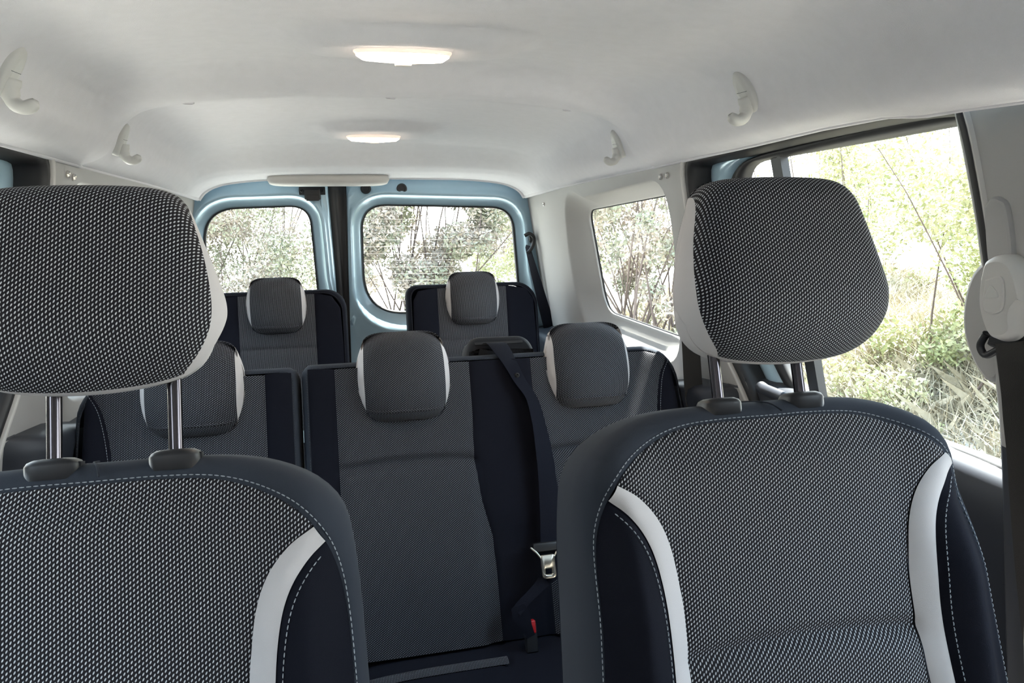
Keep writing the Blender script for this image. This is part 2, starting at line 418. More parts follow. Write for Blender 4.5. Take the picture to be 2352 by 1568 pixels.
    for z in zs:
        y1 = fe(z)
        for a_, o_ in ((.03, .06), (.004, .03), (0, .006), (-.008, .0), (-.03, -.003), (-.07, -.012), (-.12, -.018), (-.17, -.012), (-.20, .004), (-.205, .05)):
            cols.append((s*(wallX(y1, z)+o_), y1+a_, z))
    cut = int(np.searchsorted(zs, .95))
    mesh('trim_%d' % (9 if s > 0 else 10), cols[cut*10:], gridf(50-cut, 10, flip=not fl), TRIM, kind='structure')
    mesh('trim_%d' % (14 if s > 0 else 15), cols[:(cut+1)*10], gridf(cut+1, 10, flip=not fl), LOWER, kind='structure')
    # lower rear trim: dark shelf behind the sliding door
    V = []; pr = [(.905, .055), (.880, .0), (.872, -.045), (.862, -.062), (.84, -.07), (.6, -.07), (.3, -.07)]
    for y in np.linspace(1.44, 3.0, 40):
        k = sstep(1.44, 1.52, y)
        for z, o_ in pr: V.append((s*(wallX(y, z)+o_*k+(1-k)*.05*(o_ < 0)), y, z+(np.interp(y, [1.42, 1.65, 1.80, 2.4, 3.0], [.0, -.03, -.075, -.105, -.105]) if z > .8 else 0)))
    mesh('trim_%d' % (11 if s > 0 else 12), V, gridf(40, len(pr), flip=fl), LOWER, kind='structure')
    # front door shell, window opening, glass
    FD = roundpoly([(.58, 1.375), (-.35, 1.36), (-.75, .98), (.58, .93)], [.04, .08, .06, .03], 120)
    out = toPoly(FD, (.1, 1.15), [(.68, 1.5), (-.9, 1.5), (-1.3, .9), (-1.3, .2), (.68, .2)])
    fd = rings('door_%d' % (5 if s > 0 else 6), [WP(s, out, .03), WP(s, grow(FD, .05), .02), WP(s, grow(FD, .01), .03), WP(s, FD, .06)], LOWER, kind='structure', flip=not fl)
    mesh('window_pane', WP(s, FD, .058), [list(range(120))], GLASS, fd, smooth=False)

# floor, front bulkhead, windscreen, rear sill
box('floor', -.86, .86, -1.5, 3.02, -.03, .0, CARPET, kind='structure')
mesh('wall_front', [(-.8, -1.15, .95), (.8, -1.15, .95), (.8, -.75, .93), (-.8, -.75, .93), (-.8, -.70, .85), (.8, -.70, .85), (.8, -.75, .0), (-.8, -.75, .0), (-.8, -1.3, .0), (.8, -1.3, .0)],
     [(0, 1, 2, 3), (3, 2, 5, 4), (4, 5, 6, 7), (0, 8, 9, 1)], LOWER, kind='structure', smooth=False)
ws = rings('window_3', [np.array([(x, y, z) for x, y, z in L]) for L in (
    [(-.72, -1.18, .93), (.72, -1.18, .93), (.64, -.70, 1.47), (-.64, -.70, 1.47)], [(-.66, -1.15, .98), (.66, -1.15, .98), (.58, -.75, 1.42), (-.58, -.75, 1.42)])], TRIM, kind='structure')
mesh('window_pane', [(-.68, -1.16, .96), (.68, -1.16, .96), (.60, -.74, 1.43), (-.60, -.74, 1.43)], [(0, 1, 2, 3)], GLASS, ws, smooth=False)

# ------------------------------------------------------------------ rear doors
def XZ(P, Y): P = np.asarray(P); return np.stack([P[:, 0], np.full(len(P), 0.)+Y, P[:, 1]], 1)
G1 = roundpoly([(-.030, 1.280), (.570, 1.262), (.602, .86), (-.035, .848)], [.10, .085, .06, .17], 180)
G2 = roundpoly([(-.605, 1.268), (-.225, 1.278), (-.208, .86), (-.62, .86)], [.12, .075, .06, .08], 180)
def rear_door(name, G, c, xa, xb):
    rect = [(xa(1.48), 1.48), (xb(1.48), 1.48), (xb(.2), .2), (xa(.2), .2)]
    def cl(P, m=.012):
        P = P.copy(); lo = np.array([xa(z) for z in P[:, 1]])+m; hi = np.array([xb(z) for z in P[:, 1]])-m
        P[:, 0] = np.clip(P[:, 0], lo, hi); return P
    low = np.clip((1.0-G[:, 1])/.15, 0, 1)*(1 if c[0] > 0 else .6)
    out = toPoly(G, c, rect)
    e = lambda k, kl: cl(grow(G, k+kl*low))
    L = [XZ(out, 2.962), XZ(cl(out, .004), 2.945), XZ(.5*out+.5*e(.10, .02), 2.940), XZ(e(.085, .05), 2.940), XZ(e(.062, .04), 2.937), XZ(e(.052, .034), 2.928), XZ(e(.044, .028), 2.927), XZ(e(.038, .02), 2.936), XZ(e(.026, .01), 2.955), XZ(e(.010, .0), 2.962), XZ(e(.002, 0), 2.966), XZ(G, 2.985)]
    d = rings(name, L, PAINT, kind='structure', flip=True)
    g = rings('window_gasket', [XZ(grow(G, .003), 2.960), XZ(grow(G, -.003), 2.961), XZ(grow(G, -.003), 2.985)], BLACK, d)
    mesh('window_pane', XZ(grow(G, .002), 2.978), [list(range(len(G)))], GLASS_DIM, d, smooth=False)
    return d
gapL = lambda z: np.interp(z, [.74, 1.33], [-.127, -.150]); gapR = lambda z: np.interp(z, [.74, 1.33], [-.105, -.085])
D1 = rear_door('door_1', G1, (.28, 1.06), lambda z: gapR(z), lambda z: .80)
D2 = rear_door('door_2', G2, (-.41, 1.06), lambda z: -.80, lambda z: gapL(z))
# seam seal between the doors
V = []; zz = np.linspace(.2, 1.48, 20)
for z in zz:
    for x, y in ((gapL(z)-.01, 2.99), (gapL(z)-.004, 2.952), (gapL(z)+.012, 2.945), (gapL(z)+.022, 2.958), (gapR(z)-.014, 2.965), (gapR(z)-.006, 2.95), (gapR(z)+.008, 2.958), (gapR(z)+.012, 2.99)): V.append((x, y, z))
mesh('trim_13', V, gridf(20, 8, flip=True), BLACK, kind='structure')
# raised blue flange along the left door's free edge
V, F_ = tubemesh([(gapL(z)-.030, 2.944, z) for z in np.linspace(.3, 1.45, 20)], .011, 10, ry=.6); mesh('edge_flange', V, F_, PAINT, D2)
# heater wires of the right rear pane
V, F_ = [], []
for k in range(13):
    z = .90+k*.027; x0, x1 = -.02+.05*(k < 2), .575
    v, f = tubemesh([(x0, 2.9765, z), (x1, 2.9765, z-.010)], .0006, 4); F_ += [tuple(i+len(V) for i in q) for q in f]; V += list(v)
mesh('heater_wire', V, F_, mat('heater_wire_grey', (.25, .22, .20), .6), D1)
# round plugs on the right door
for x in (840, 923):
    p = plane_hit(x, 433, (0, 2.933, 0), (0, 1, 0)); v, f = lathe_oval([(.020, .020, .014), (.020, .020, -.001), (.017, .017, -.004), (.012, .012, -.0045), (.011, .011, -.002)], 32)
    edge_split(mesh('round_plug', place(v, p, (1, 0, 0), (0, 0, 1), (0, 1, 0)), f, BLACKP, D1), 35)
# latch of the left door
p = plane_hit(717, 440, (0, 2.92, 0), (0, 1, 0)); la = box('latch', p[0]-.028, p[0]+.030, 2.895, 2.945, p[2]-.030, p[2]+.010, BLACKP, D2, bev=.004)
box('latch_plate', p[0]-.048, p[0]+.048, 2.925, 2.943, p[2]-.012, p[2]+.018, BLACKP, la, bev=.003)
box('latch_tongue', p[0]-.022, p[0]+.024, 2.885, 2.91, p[2]-.034, p[2]-.012, BLACK, la, bev=.002)
for dx in (-.038, .036):
    v, f = lathe_oval([(.006, .006, 0), (.006, .006, -.006), (.004, .004, -.008)], 20); mesh('bolt', place(v, (p[0]+dx, 2.924, p[2]+.003), (1, 0, 0), (0, 0, 1), (0, 1, 0)), f, BLACKP, la)

# header cover over the rear doors
a = plane_hit(615, 412, (0, 2.86, 0), (0, 1, 0)); b = plane_hit(892, 408, (0, 2.86, 0), (0, 1, 0))
cx, hw = (a[0]+b[0])/2, (b[0]-a[0])/2
V = []; ts = np.linspace(-1, 1, 60); pr = [(2.88, .030), (2.84, .030), (2.80, .024), (2.782, .014), (2.778, .004), (2.785, -.010), (2.80, -.018), (2.83, -.021), (2.87, -.020), (2.89, -.015)]
for t in ts:
    k = (1-abs(t)**7)**(1/3.5)
    for y, z in pr: V.append((cx+hw*t, 2.85+(y-2.85)*(.55+.45*k), a[2]-.002+z*max(k, .06)*1.15-.000*t))
n_ = len(pr); F_ = gridf(60, n_, wv=True)+[list(range(n_)), list(range(59*n_, 60*n_))]
tag(mesh('brake_light_cover', V, F_, TRIM2), 'long pale plastic cover on the headliner above the rear doors', 'cover')

# ------------------------------------------------------------------ roof lamps
def lamp(Y, X, label, dip):
    z = min(ceil_pt(t, Y)[2] for t in (-.02, 0, .02)); r = empty('dome_lamp', (X, Y, z), label, 'lamp', 'lit dome lamps on the roof')
    v, f = lathe_oval([(.080, .030, .006), (.080, .030, -.002), (.078, .028, -.005), (.074, .025, -.007)], 64, 2.6)
    mesh('lamp_rim', np.array([X, Y, z])+v, f, CLEAR, r)
    v, f = lathe_oval([(.0765, .0265, -.002), (.0755, .026, -.008), (.066, .021, -.014), (.030, .009, -.017)], 64, 2.6)
    mesh('lens', np.array([X, Y, z])+v, f, LENS, r)
    box('switch', X-.012, X+.016, Y+.016, Y+.031, z-.019, z-.004, TRIM2, r, bev=.003)
    ld = bpy.data.lights.new('lamp_glow', 'AREA'); ld.shape = 'RECTANGLE'; ld.size = .12; ld.size_y = .035; ld.energy = .25; ld.color = (1, .78, .55)
    lo = bpy.data.objects.new('lamp_glow', ld); COL.objects.link(lo); lo.parent = r; lo.location = (0, 0, -.024)
lamp(1.275, -.012, 'lit oval dome lamp nearer the front, the larger of two', 0)
lamp(2.305, -.008, 'lit oval dome lamp nearer the rear doors, the smaller of two', 0)

# ------------------------------------------------------------------ coat hooks
def hook(px, py, s, Y, label, side_tilt):
    ts = np.linspace(0, 1, 600); best = None
    for t in ts:
        p = ceil_pt(s*t, Y); d = p-CAM; zc = d@_f
        y = 784-FPX*(d@UX)/zc
        if best is None or abs(y-py) < best[0]: best = (abs(y-py), t, p)
    t, p = best[1], best[2]
    tv = ceil_pt(s*min(t+.01, 1), Y)-ceil_pt(s*(t-.01), Y); tv /= np.linalg.norm(tv)      # downward along the cove
    lon = np.array([0, 1., 0]); nr = np.cross(tv, lon)*s
    if nr[2] > 0: nr = -nr
    r = empty('coat_hook', p, label, 'hook', 'coat hooks along the roof sides')
    v, f = lathe_oval([(.022, .038, -.012), (.022, .038, .005), (.019, .034, .0095), (.010, .022, .0108)], 40)
    edge_split(mesh('hook_base', place(v, p, lon, tv, nr), f, HOOKM, r), 50)
    # notch line and J shaped arm
    P = [p+tv*.008+nr*.008, p+tv*.022+nr*.013, p+tv*.034+nr*.022, p+tv*.036+nr*.034, p+tv*.029+nr*.043, p+tv*.018+nr*.045]
    P = smoothc(P, 20); v, f = tubemesh(P, [.013]*4+[.0115]*4+[.010]*4+[.0095]*4+[.0095, .009, .007, .004], 14); mesh('hook_arm', v, f, HOOKM, r)
    v, f = boxv(-.015, .015, -.0006, .0, 0, .0109); mesh('notch', place(v, p-tv*.002, lon, tv, nr), f, BORD, r, smooth=False)
hook(1712, 208, 1, 1.17, 'grey plastic coat hook on right roof side, nearer the camera', 0)
hook(1408, 330, 1, 1.84, 'grey plastic coat hook on right roof side, behind the roof seam', 0)
hook(25, 160, -1, 1.17, 'grey plastic coat hook at the upper left edge of the picture', 0)
hook(290, 320, -1, 1.84, 'grey plastic coat hook on left roof side, behind the roof seam', 0)

# bright trim screws under the headliner
def wallhit(px, py, s, off=0):
    n = np.array([s, .03, .17]); c = .655+off+.17*1.38+.03*1.6; d = ray(px, py); t = (c-CAM@n)/(d@n); return CAM+d*t
for px, py, s, lb in ((1519, 406, 1, 'bright trim screw on right pillar, the one nearer the rear of the pair'), (1534, 403, 1, 'bright trim screw on right pillar, the one nearer the front of the pair'),
                      (153, 400, -1, 'bright trim screw on left pillar, the left one of the pair'), (167, 407, -1, 'bright trim screw on left pillar, the right one of the pair'),
                      (1250, 469, 1, 'single bright trim screw on right rear corner pillar')):
    p = wallhit(px, py, s); v, f = lathe_oval([(.0075, .0075, -.002), (.0075, .0075, .003), (.0055, .0055, .006), (.003, .003, .0045)], 8)
    if px < 1300 and px > 1000: v = v*.9
    mh = mesh('trim_screw', place(v, p, (0, 1, 0), (0, 0, 1), (-s, 0, 0)), f, CRYS, smooth=False); tag(mh, lb, 'screw', 'bright trim screws under the headliner')

# ------------------------------------------------------------------ seats
class Fr:
    def __init__(s, O, al):
        a = math.radians(al); s.O = np.array(O, float); s.y = np.array([0, math.cos(a), -math.sin(a)]); s.z = np.array([0, math.sin(a), math.cos(a)]); s.x = np.array([1., 0, 0])
    def W(s, P):
        P = np.asarray(P, float).reshape(-1, 3); return s.O+P[:, :1]*s.x+P[:, 1:2]*s.y+P[:, 2:3]*s.z

def patch(name, fr, A, B, D, m, parent, na=60, nb=40, ga=.004, gb=.004, off=0, crown=0, gt=0):
    """cloth panel between seam curves A and B (seat plane x, z), laid on the depth function D; sinks a little at the seams"""
    A = resample(A, na); B = resample(B, na); V = []; UV = []
    for i in range(na):
        w = np.linalg.norm(B[i]-A[i])
        for j in range(nb):
            k = j/(nb-1); p = A[i]*(1-k)+B[i]*k; dA, dB = k*w, (1-k)*w
            g = ga*math.exp(-dA/.006)+gb*math.exp(-dB/.006)
            if gt: g += gt*math.exp(-np.linalg.norm(B[-1]-B[i])/.006)*1.0
            V.append((p[0], -(D(p[0], p[1])-g+off+crown*4*k*(1-k)), p[1])); UV.append((p[0]+.5, p[1]+.9))
    o = mesh(name, fr.W(V), gridf(na, nb), m, parent, uv=UV)
    return o

def border(name, fr, inn, outr, D, m, parent, back=.06, cap=True, roll=.85, front_gap=.0):
    """rolled edge: from the front seam over the rim to the back, closed by a back panel"""
    n = 110; I = resample(inn, n); O_ = resample(outr, n); V = []; nt = 14
    yb = back
    for i in range(n):
        y0 = -(D(I[i][0], I[i][1])-.004); ym = y0*.36
        for t in np.linspace(0, math.pi/2, nt):
            p = I[i]+(O_[i]-I[i])*math.sin(t); y = y0+(ym-y0)*(1-math.cos(t))
            y -= .005*math.sin(2*t)*0; V.append((p[0], y, p[1]))
        V.append((O_[i][0], yb-.02, O_[i][1]))
        q = O_[i]+(I[i]-O_[i])*.4; V.append((q[0], yb, q[1]))
    F_ = gridf(n, nt+2)
    o = mesh(name, fr.W(V), F_, m, parent)
    Vb = []
    nb = 12
    for i in range(n):
        q = O_[i]+(I[i]-O_[i])*.4; r = O_[n-1-i]+(I[n-1-i]-O_[n-1-i])*.4
        if i < n//2:
            for k in np.linspace(0, 1, nb): p = q*(1-k)+r*k; Vb.append((p[0], yb+.004, p[1]))
    mesh('back_panel', fr.W(Vb), gridf(n//2, nb), m, parent)
    return o

def stitches(name, fr, C, D, parent, m=THREAD, step=.0058, ln=.0040, r=.00065, off=.0012):
    C = np.asarray(C, float); L = np.sum(np.linalg.norm(np.diff(C, axis=0), axis=1)); n = int(L/step); Q = resample(C, n*2)
    V, F_ = [], []
    for i in range(n):
        p, q = Q[2*i], Q[2*i+1]; d = (q-p)/max(1e-9, np.linalg.norm(q-p)); c = (p+q)/2
        P = [np.array([x[0], -(D(x[0], x[1])+off), x[1]]) for x in (c-d*ln/2, c, c+d*ln/2)]
        P[1][1] -= .0005
        v, f = tubemesh(fr.W(P), [r*.6, r, r*.6], 5); F_ += [tuple(k+len(V) for k in g) for g in f]; V += list(v)
    return mesh(name, V, F_, m, parent)

DTHR = mat('dark_thread', (.04, .044, .052), .8)

def rim_stitches(fr, inn, outr, D, parent, m, step=.0058, ln=.0040, r=.00065, k=.16):
    I = resample(inn, 400); O_ = resample(outr, 400); P = []
    for a, b in zip(I, O_):
        t = math.asin(k); y0 = -(D(a[0], a[1])-.004); y = y0+(y0*.36-y0)*(1-math.cos(t)); q = a+(b-a)*k; P.append((q[0], y-.0006, q[1]))
    P = fr.W(P); L = np.sum(np.linalg.norm(np.diff(P, axis=0), axis=1)); Q = resample(P, 2*int(L/step)); V, F_ = [], []
    for i in range(len(Q)//2):
        p, q = Q[2*i], Q[2*i+1]; d = (q-p)/np.linalg.norm(q-p); c = (p+q)/2
        v, f = tubemesh([c-d*ln/2, c-fr.y*.0004, c+d*ln/2], [r*.6, r, r*.6], 5); F_ += [tuple(j+len(V) for j in g) for g in f]; V += list(v)
    mesh('stitching', V, F_, m, parent)

def headrest(fr, c, prof, side_w, seam, parent, mdot, white_under=True, n=6.0, wz=None, crown=.0, zs=1.0, taper=0.0, bow=0.0, rads=(.028, .035, .035, .028, .03, .03)):
    """prof: closed side silhouette (y, z); side_w: half width; seam(rel height): fraction of the half width where the pale sides start"""
    h = bpy.data.objects.new('headrest', None); COL.objects.link(h); h.parent = parent
    h.location = (fr.W([(c[0], c[1], c[2])])[0]-org(parent)).tolist()
    pr = roundpoly([(y, z*zs) for y, z in prof], rads[:len(prof)], 120); z0, z1 = pr[:, 1].min(), pr[:, 1].max(); cz = (z0+z1)/2; cy = (pr[:, 0].min()+pr[:, 0].max())/2
    k0 = int(np.argmin((pr[:, 1]-z0)*1.0+(pr[:, 0]-pr[:, 0].min())*.25)); pr = np.roll(pr, -k0, 0)     # start at the front lower corner
    if pr[20, 0] > pr[100, 0]: pr = np.roll(pr[::-1], 1, 0)
    rel = (pr[:, 1]-z0)/(z1-z0); NA, NB = 23, 40      # columns of one side, of the cover
    arc = np.r_[0, np.cumsum(np.linalg.norm(np.diff(np.vstack([pr, pr[:1]]), axis=0), axis=1))]
    V = np.zeros((2*NA+NB+1, 120, 3)); UV = np.zeros((2*NA+NB+1, 120, 2))
    for i, (y, z) in enumerate(pr):
        sm = seam(rel[i]); w = side_w*(wz(rel[i]) if wz else 1)*(1-taper*(y-pr[:, 0].min())/(pr[:, 0].max()-pr[:, 0].min()))
        sa = math.asin(min(.999, sm)); si = np.linspace(0, 1, NA+1)[1:]
        left = -np.sin(sa+(math.pi/2-sa)*si[::-1]); mid = np.sin(np.linspace(-sa, sa, NB+1)); right = -left[::-1]
        for j, t in enumerate(np.r_[left, mid, right]):
            k = max(0.0, 1-abs(t)**n)**(1/2.4)
            V[j, i] = (c[0]+w*t, c[1]+cy+(y-cy)*(.10+.90*k)+crown*t*t*(1 if y < cy else 0), c[2]+cz+(z-cz)*(.60+.40*k)+bow*t*t*(1-rel[i])**2); UV[j, i] = (w*t+.5, arc[i]+.2)
    front_top = 0
    i_top = max(i for i in range(120) if rel[i] > .55)   # cover ends behind the crest
    def part(nm, j0, j1, i0, i1, m, caps=()):
        """columns j0..j1, profile i0..i1 (inclusive, cyclic)"""
        ii = [(i % 120) for i in range(i0, i1+1)]; closed = (i1-i0) == 120
        if closed: ii = ii[:-1]
        P = np.concatenate([V[j, ii] for j in range(j0, j1+1)]); U = np.concatenate([UV[j, ii] for j in range(j0, j1+1)])
        F_ = gridf(j1-j0+1, len(ii), wv=closed)
        for q in caps: F_.append([(q-j0)*len(ii)+k for k in range(len(ii))])
        return mesh(nm, fr.W(P), F_, m, h, uv=U)
    J1, J2, J3 = NA, NA+NB, 2*NA+NB
    lo = 0 if white_under else -16
    cv = part('cover', J1, J2, lo, i_top, mdot)
    if white_under:
        o = part('under_panel', J1, J2, i_top, 120, WHITE); o['label'] = 'pale grey lower and back panel'
    else:
        part('back_cover', J1, J2, i_top, 104, NAVY)
    for j0, j1, q in ((0, J1, 0), (J2, J3, J3)):
        o = part('side_trim', j0, j1, 0, 120, WHITE, caps=(q,)); o['label'] = 'pale grey side trim'
    return h

def post(fr, x, y, z0, z1, par, guide=True):
    P = [(x, y, z0), (x, y, (z0+z1)/2), (x, y, z1)]; V, F_ = tubemesh(fr.W(P), .0068, 20); o = edge_split(mesh('post', V, F_, STEEL, par), 50); o['label'] = 'chromed steel post'

def guide(fr, x, y, z, par, sc=1.0):
    v, f = lathe_oval([(.0235, .020, -.012), (.0235, .020, .001), (.0215, .018, .0045), (.016, .0135, .007), (.0095, .0085, .0075), (.0085, .0085, .005)], 40, 3.4)
    v = v*sc; V = [(x+p[0], y+p[1], z+p[2]) for p in v]; o = mesh('post_guide', fr.W(V), f, BLACKP, par); o['label'] = 'black plastic post guide'
    v, f = boxv(x+.013*sc, x+.0245*sc, y-.006, y+.006, z-.004, z+.003); mesh('release_button', fr.W(v), f, BLACKP, o, smooth=False)

def smf(xs, ys):
    P = smoothc(list(zip(xs, ys)), 60); return lambda q: float(np.interp(q, P[:, 0], P[:, 1]))

# ---- front seats
OUT = [(0, .003), (.06, .003), (.12, .000), (.165, -.010), (.205, -.030), (.231, -.060), (.240, -.100), (.245, -.160), (.247, -.220), (.252, -.35), (.267, -.60)]
STI = [(0, -.017), (.06, -.017), (.11, -.021), (.15, -.034), (.185, -.054), (.208, -.080), (.222, -.112), (.230, -.160), (.234, -.240), (.240, -.35), (.255, -.60)]
STO = [(.213, -.088), (.196, -.103), (.180, -.126), (.170, -.155), (.164, -.200), (.162, -.260), (.166, -.340), (.175, -.44), (.195, -.60)]
STN = [(.203, -.073), (.180, -.088), (.160, -.112), (.148, -.142), (.142, -.180), (.139, -.220), (.142, -.300), (.152, -.40), (.172, -.60)]
def mir(P): return [(-x, z) for x, z in P]
def shift(P, dx): return np.array([(x+dx, z) for x, z in P])

def front_seat(O, xo, label, hz, right):
    fr = Fr(O, 18); base = (O[0]+xo, O[1]-.35, 0)
    r = empty('car_seat', base, label, 'seat', 'front seats')
    def D(x, z):
        u = abs(x-xo)
        b = sstep(.135, .200, u)*(.010+.030*sstep(-.08, -.22, z))-.028*sstep(.19, .235, u)*sstep(-.05, -.14, z)
        top = -.022*(1-sstep(-.075, -.015, z)*1.0)*0
        d = .064+b-.020*sstep(-.07, -.012, z)+.018*(1-sstep(-.20, .02, z))*0
        # horizontal tuck across the centre panel
        zc = -.262+.010*(1-(u/.15)**2); d -= .007*math.exp(-((z-zc)/.007)**2)*sstep(.148, .128, u)
        d += .010*(1-sstep(zc-.03, zc, z))*sstep(.17, .10, u)
        return d
    o_s = shift(smoothc(OUT, 90), xo); i_s = shift(smoothc(STI, 90), xo)
    outr = np.vstack([(shift(smoothc(mir(OUT), 90), xo))[::-1], o_s[1:]]); inn = np.vstack([(shift(smoothc(mir(STI), 90), xo))[::-1], i_s[1:]])
    Aout = outr; Ain = inn
    border('backrest_border', fr, Ain, Aout, D, BORD, r, back=.055)
    n = lambda P: smoothc(P, 70)
    def both(P): return shift(n(P), xo), shift(n(mir(P)), xo)
    top = [p for p in smoothc(STI, 120) if p[0] < .2035]
    Rin = np.vstack([n(STN)[::-1], shift(top[::-1], 0)]); Rin = resample(Rin, 110); Lin = Rin*np.array([-1, 1])
    patch('centre_panel', fr, shift(Lin, xo), shift(Rin, xo), D, DOTF, r, 150, 70, .003, .003)
    for s in (1, -1):
        A = np.array(n(STN)); B = np.array(n(STO)); A[:, 0] *= s; B[:, 0] *= s
        A, B = (A, B) if s > 0 else (B, A)
        q = patch('accent_strip', fr, shift(A, xo)[::-1], shift(B, xo)[::-1], D, WHITE, r, 110, 12, .002, .002, off=.001, crown=.002); q['label'] = 'pale grey accent strip'
        O2 = np.array([p for p in smoothc(STI, 160) if p[1] < -.087]); Bo = np.array(n(STO)); O2[:, 0] *= s; Bo[:, 0] *= s
        A, B = (Bo, O2) if s > 0 else (O2, Bo)
        patch('side_bolster', fr, shift(A, xo)[::-1], shift(B, xo)[::-1], D, NAVY, r, 90, 24, .003, .003)
        st = n(STO)+np.array([.0065, -.004]); st[:, 0] *= s
        stitches('stitching', fr, shift(st[2:], xo), D, r, off=.0008)
    # border seam stitching sits on the rolled edge just outside the seam
    rim_stitches(fr, Ain, Aout, D, r, THREAD)
    # short seam over the top between the posts
    P = [(xo+.012, -.050, -.010), (xo+.006, -.035, .000), (xo-.004, -.01, .0035), (xo-.008, .02, .0042)]; V, F_ = tubemesh(fr.W(smoothc(P, 12)), .0011, 6); mesh('top_seam', V, F_, BORD, r)
    # seat cushion and base
    cx = O[0]+xo
    box('seat_cushion', cx-.27, cx+.27, O[1]-.78, O[1]-.20, .30, .47, NAVY, r, bev=.05)
    box('seat_base', cx-.22, cx+.22, O[1]-.70, O[1]-.12, .0, .31, LOWER, r, bev=.02)
    px_ = -.012 if right else .007
    for x in (-.054, .054): guide(fr, x+px_, -.020, .003, r)
    seam = smf([0, .10, .25, .6, .9, 1.0], [.76, .86, .93, .955, .955, .95])
    hd = headrest(fr, (.024 if right else -.015, .018, hz), [(-.070, .0), (-.118, .050), (-.100, .200), (-.025, .212), (.020, .150), (.010, .010)], .134 if right else .129, seam, r, DOTF, n=7.0, taper=.06 if right else .10,
                  wz=smf([0, .06, .15, .35, .65, 1], [.915, .97, 1.0, .985, .915, .80]), crown=.016, bow=.017, zs=1.10 if right else 1.0)
    for x in (-.054, .054): post(fr, x+px_, -.020, -.03, hz+.07, hd)
    if right:
        v, f = lathe_oval([(.012, .027, -.004), (.012, .027, .001), (.009, .022, .0025)], 32); q = mesh('tilt_button', fr.W(place(v, (-.099, -.022, hz+.092), (0, 1, 0), (0, 0, 1), (-1, 0, 0))), f, BLACKP, hd); q['label'] = 'dark oval button'
    return r
front_seat((.356, .77, 1.053), -.016, 'front seat on the right side, whole headrest in view beside the big window', .041, True)
front_seat((-.360, .77, 1.043), -.012, 'front seat on the left side, cropped by the left picture edge', .065, False)

# ---- rear seats
def rear_unit(name, O, al, x0, x1, ztop, zbot, regions, label, cat, group, D, m_top, rL=.05, rR=.05, back=.05, inset=.022, cush=None, mdot=DOTR):
    """regions: list of (part name, material, left curve, right curve), curves run bottom to top"""
    fr = Fr(O, al); r = empty(name, (O[0]+(x0+x1)/2, O[1]-.3, 0), label, cat, group)
    def arc(i):
        P = [(x0+i, zbot), (x0+i, ztop-i-rL)]
        for t in np.linspace(0, math.pi/2, 10): P.append((x0+i+max(rL-i*.3, .004)*(1-math.cos(t)), ztop-i-rL+rL*math.sin(t)))
        for t in np.linspace(math.pi/2, 0, 10): P.append((x1-i-max(rR-i*.3, .004)*(1-math.cos(t)), ztop-i-rR+rR*math.sin(t)))
        P += [(x1-i, ztop-i-rR), (x1-i, zbot)]; return resample(P, 160)
    outr, inn = arc(0), arc(inset)
    border('backrest_border', fr, inn, outr, D, m_top, r, back=back)
    rim_stitches(fr, inn, outr, D, r, DTHR)
    for nm, m, A, B in regions:
        q = patch(nm, fr, A, B, D, m, r, 110, 34, .0035, .0035, crown=.004)
    return fr, r

tz, tb = -.012, -.66
def D2f(x, z, cs=((0, .155), (.455, .16), (-.455, .16))):
    d = .070
    for c, h in cs:
        u = abs(x-c)
        zc = -.256+.010*(1-min(1, (u/h)**2))
        w = sstep(h+.01, h-.02, u) if False else (1-sstep(h-.02, h+.012, u))
        d += w*(-.012*math.exp(-((z-zc)/.008)**2)+.014*(1-sstep(zc-.03, zc, z)))
    d += .016*sstep(.60, .66, abs(x))*(1-sstep(-.2, -.06, z))
    return d
V_ = lambda x, z0=tb, z1=-.030: [(x, z0), (x, (z0+z1)/2), (x, z1)]
ST2 = [(.610, tb), (.606, -.45), (.608, -.26), (.613, -.171), (.628, -.096), (.652, -.050)]
IN2 = [(.662, tb), (.662, -.3), (.662, -.10), (.660, -.068), (.652, -.050)]
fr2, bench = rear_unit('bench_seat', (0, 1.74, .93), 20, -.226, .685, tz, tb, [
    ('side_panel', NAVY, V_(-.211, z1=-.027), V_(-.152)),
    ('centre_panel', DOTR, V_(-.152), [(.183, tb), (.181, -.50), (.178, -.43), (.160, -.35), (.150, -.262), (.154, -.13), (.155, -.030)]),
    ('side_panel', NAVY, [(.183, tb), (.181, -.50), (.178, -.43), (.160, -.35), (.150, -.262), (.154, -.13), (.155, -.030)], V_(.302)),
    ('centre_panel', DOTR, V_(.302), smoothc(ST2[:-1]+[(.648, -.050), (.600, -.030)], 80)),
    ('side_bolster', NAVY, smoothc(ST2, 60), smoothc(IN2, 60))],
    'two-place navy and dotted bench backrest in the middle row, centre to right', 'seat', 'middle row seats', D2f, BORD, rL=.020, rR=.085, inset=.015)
mm = lambda P: [(-x, z) for x, z in P]
fr2b, single = rear_unit('car_seat', (0, 1.74, .93), 20, -.685, -.231, tz-.003, tb, [
    ('side_panel', NAVY, V_(-.302, z1=-.032), V_(-.246, z1=-.032)),
    ('centre_panel', DOTR, smoothc(mm(ST2[:-1]+[(.648, -.050), (.600, -.034)]), 80), V_(-.302, z1=-.034)),
    ('side_bolster', NAVY, smoothc(mm(IN2), 60), smoothc(mm(ST2), 60))],
    'single navy and dotted seat in the middle row, behind the left front seat', 'seat', 'middle row seats', D2f, BORD, rL=.085, rR=.020, inset=.015)
stitches('stitching', fr2, np.array(smoothc(ST2, 60))+np.array([.006, 0]), D2f, bench)
stitches('stitching', fr2, np.array(smoothc(mm(ST2), 60))-np.array([.006, 0]), D2f, single)

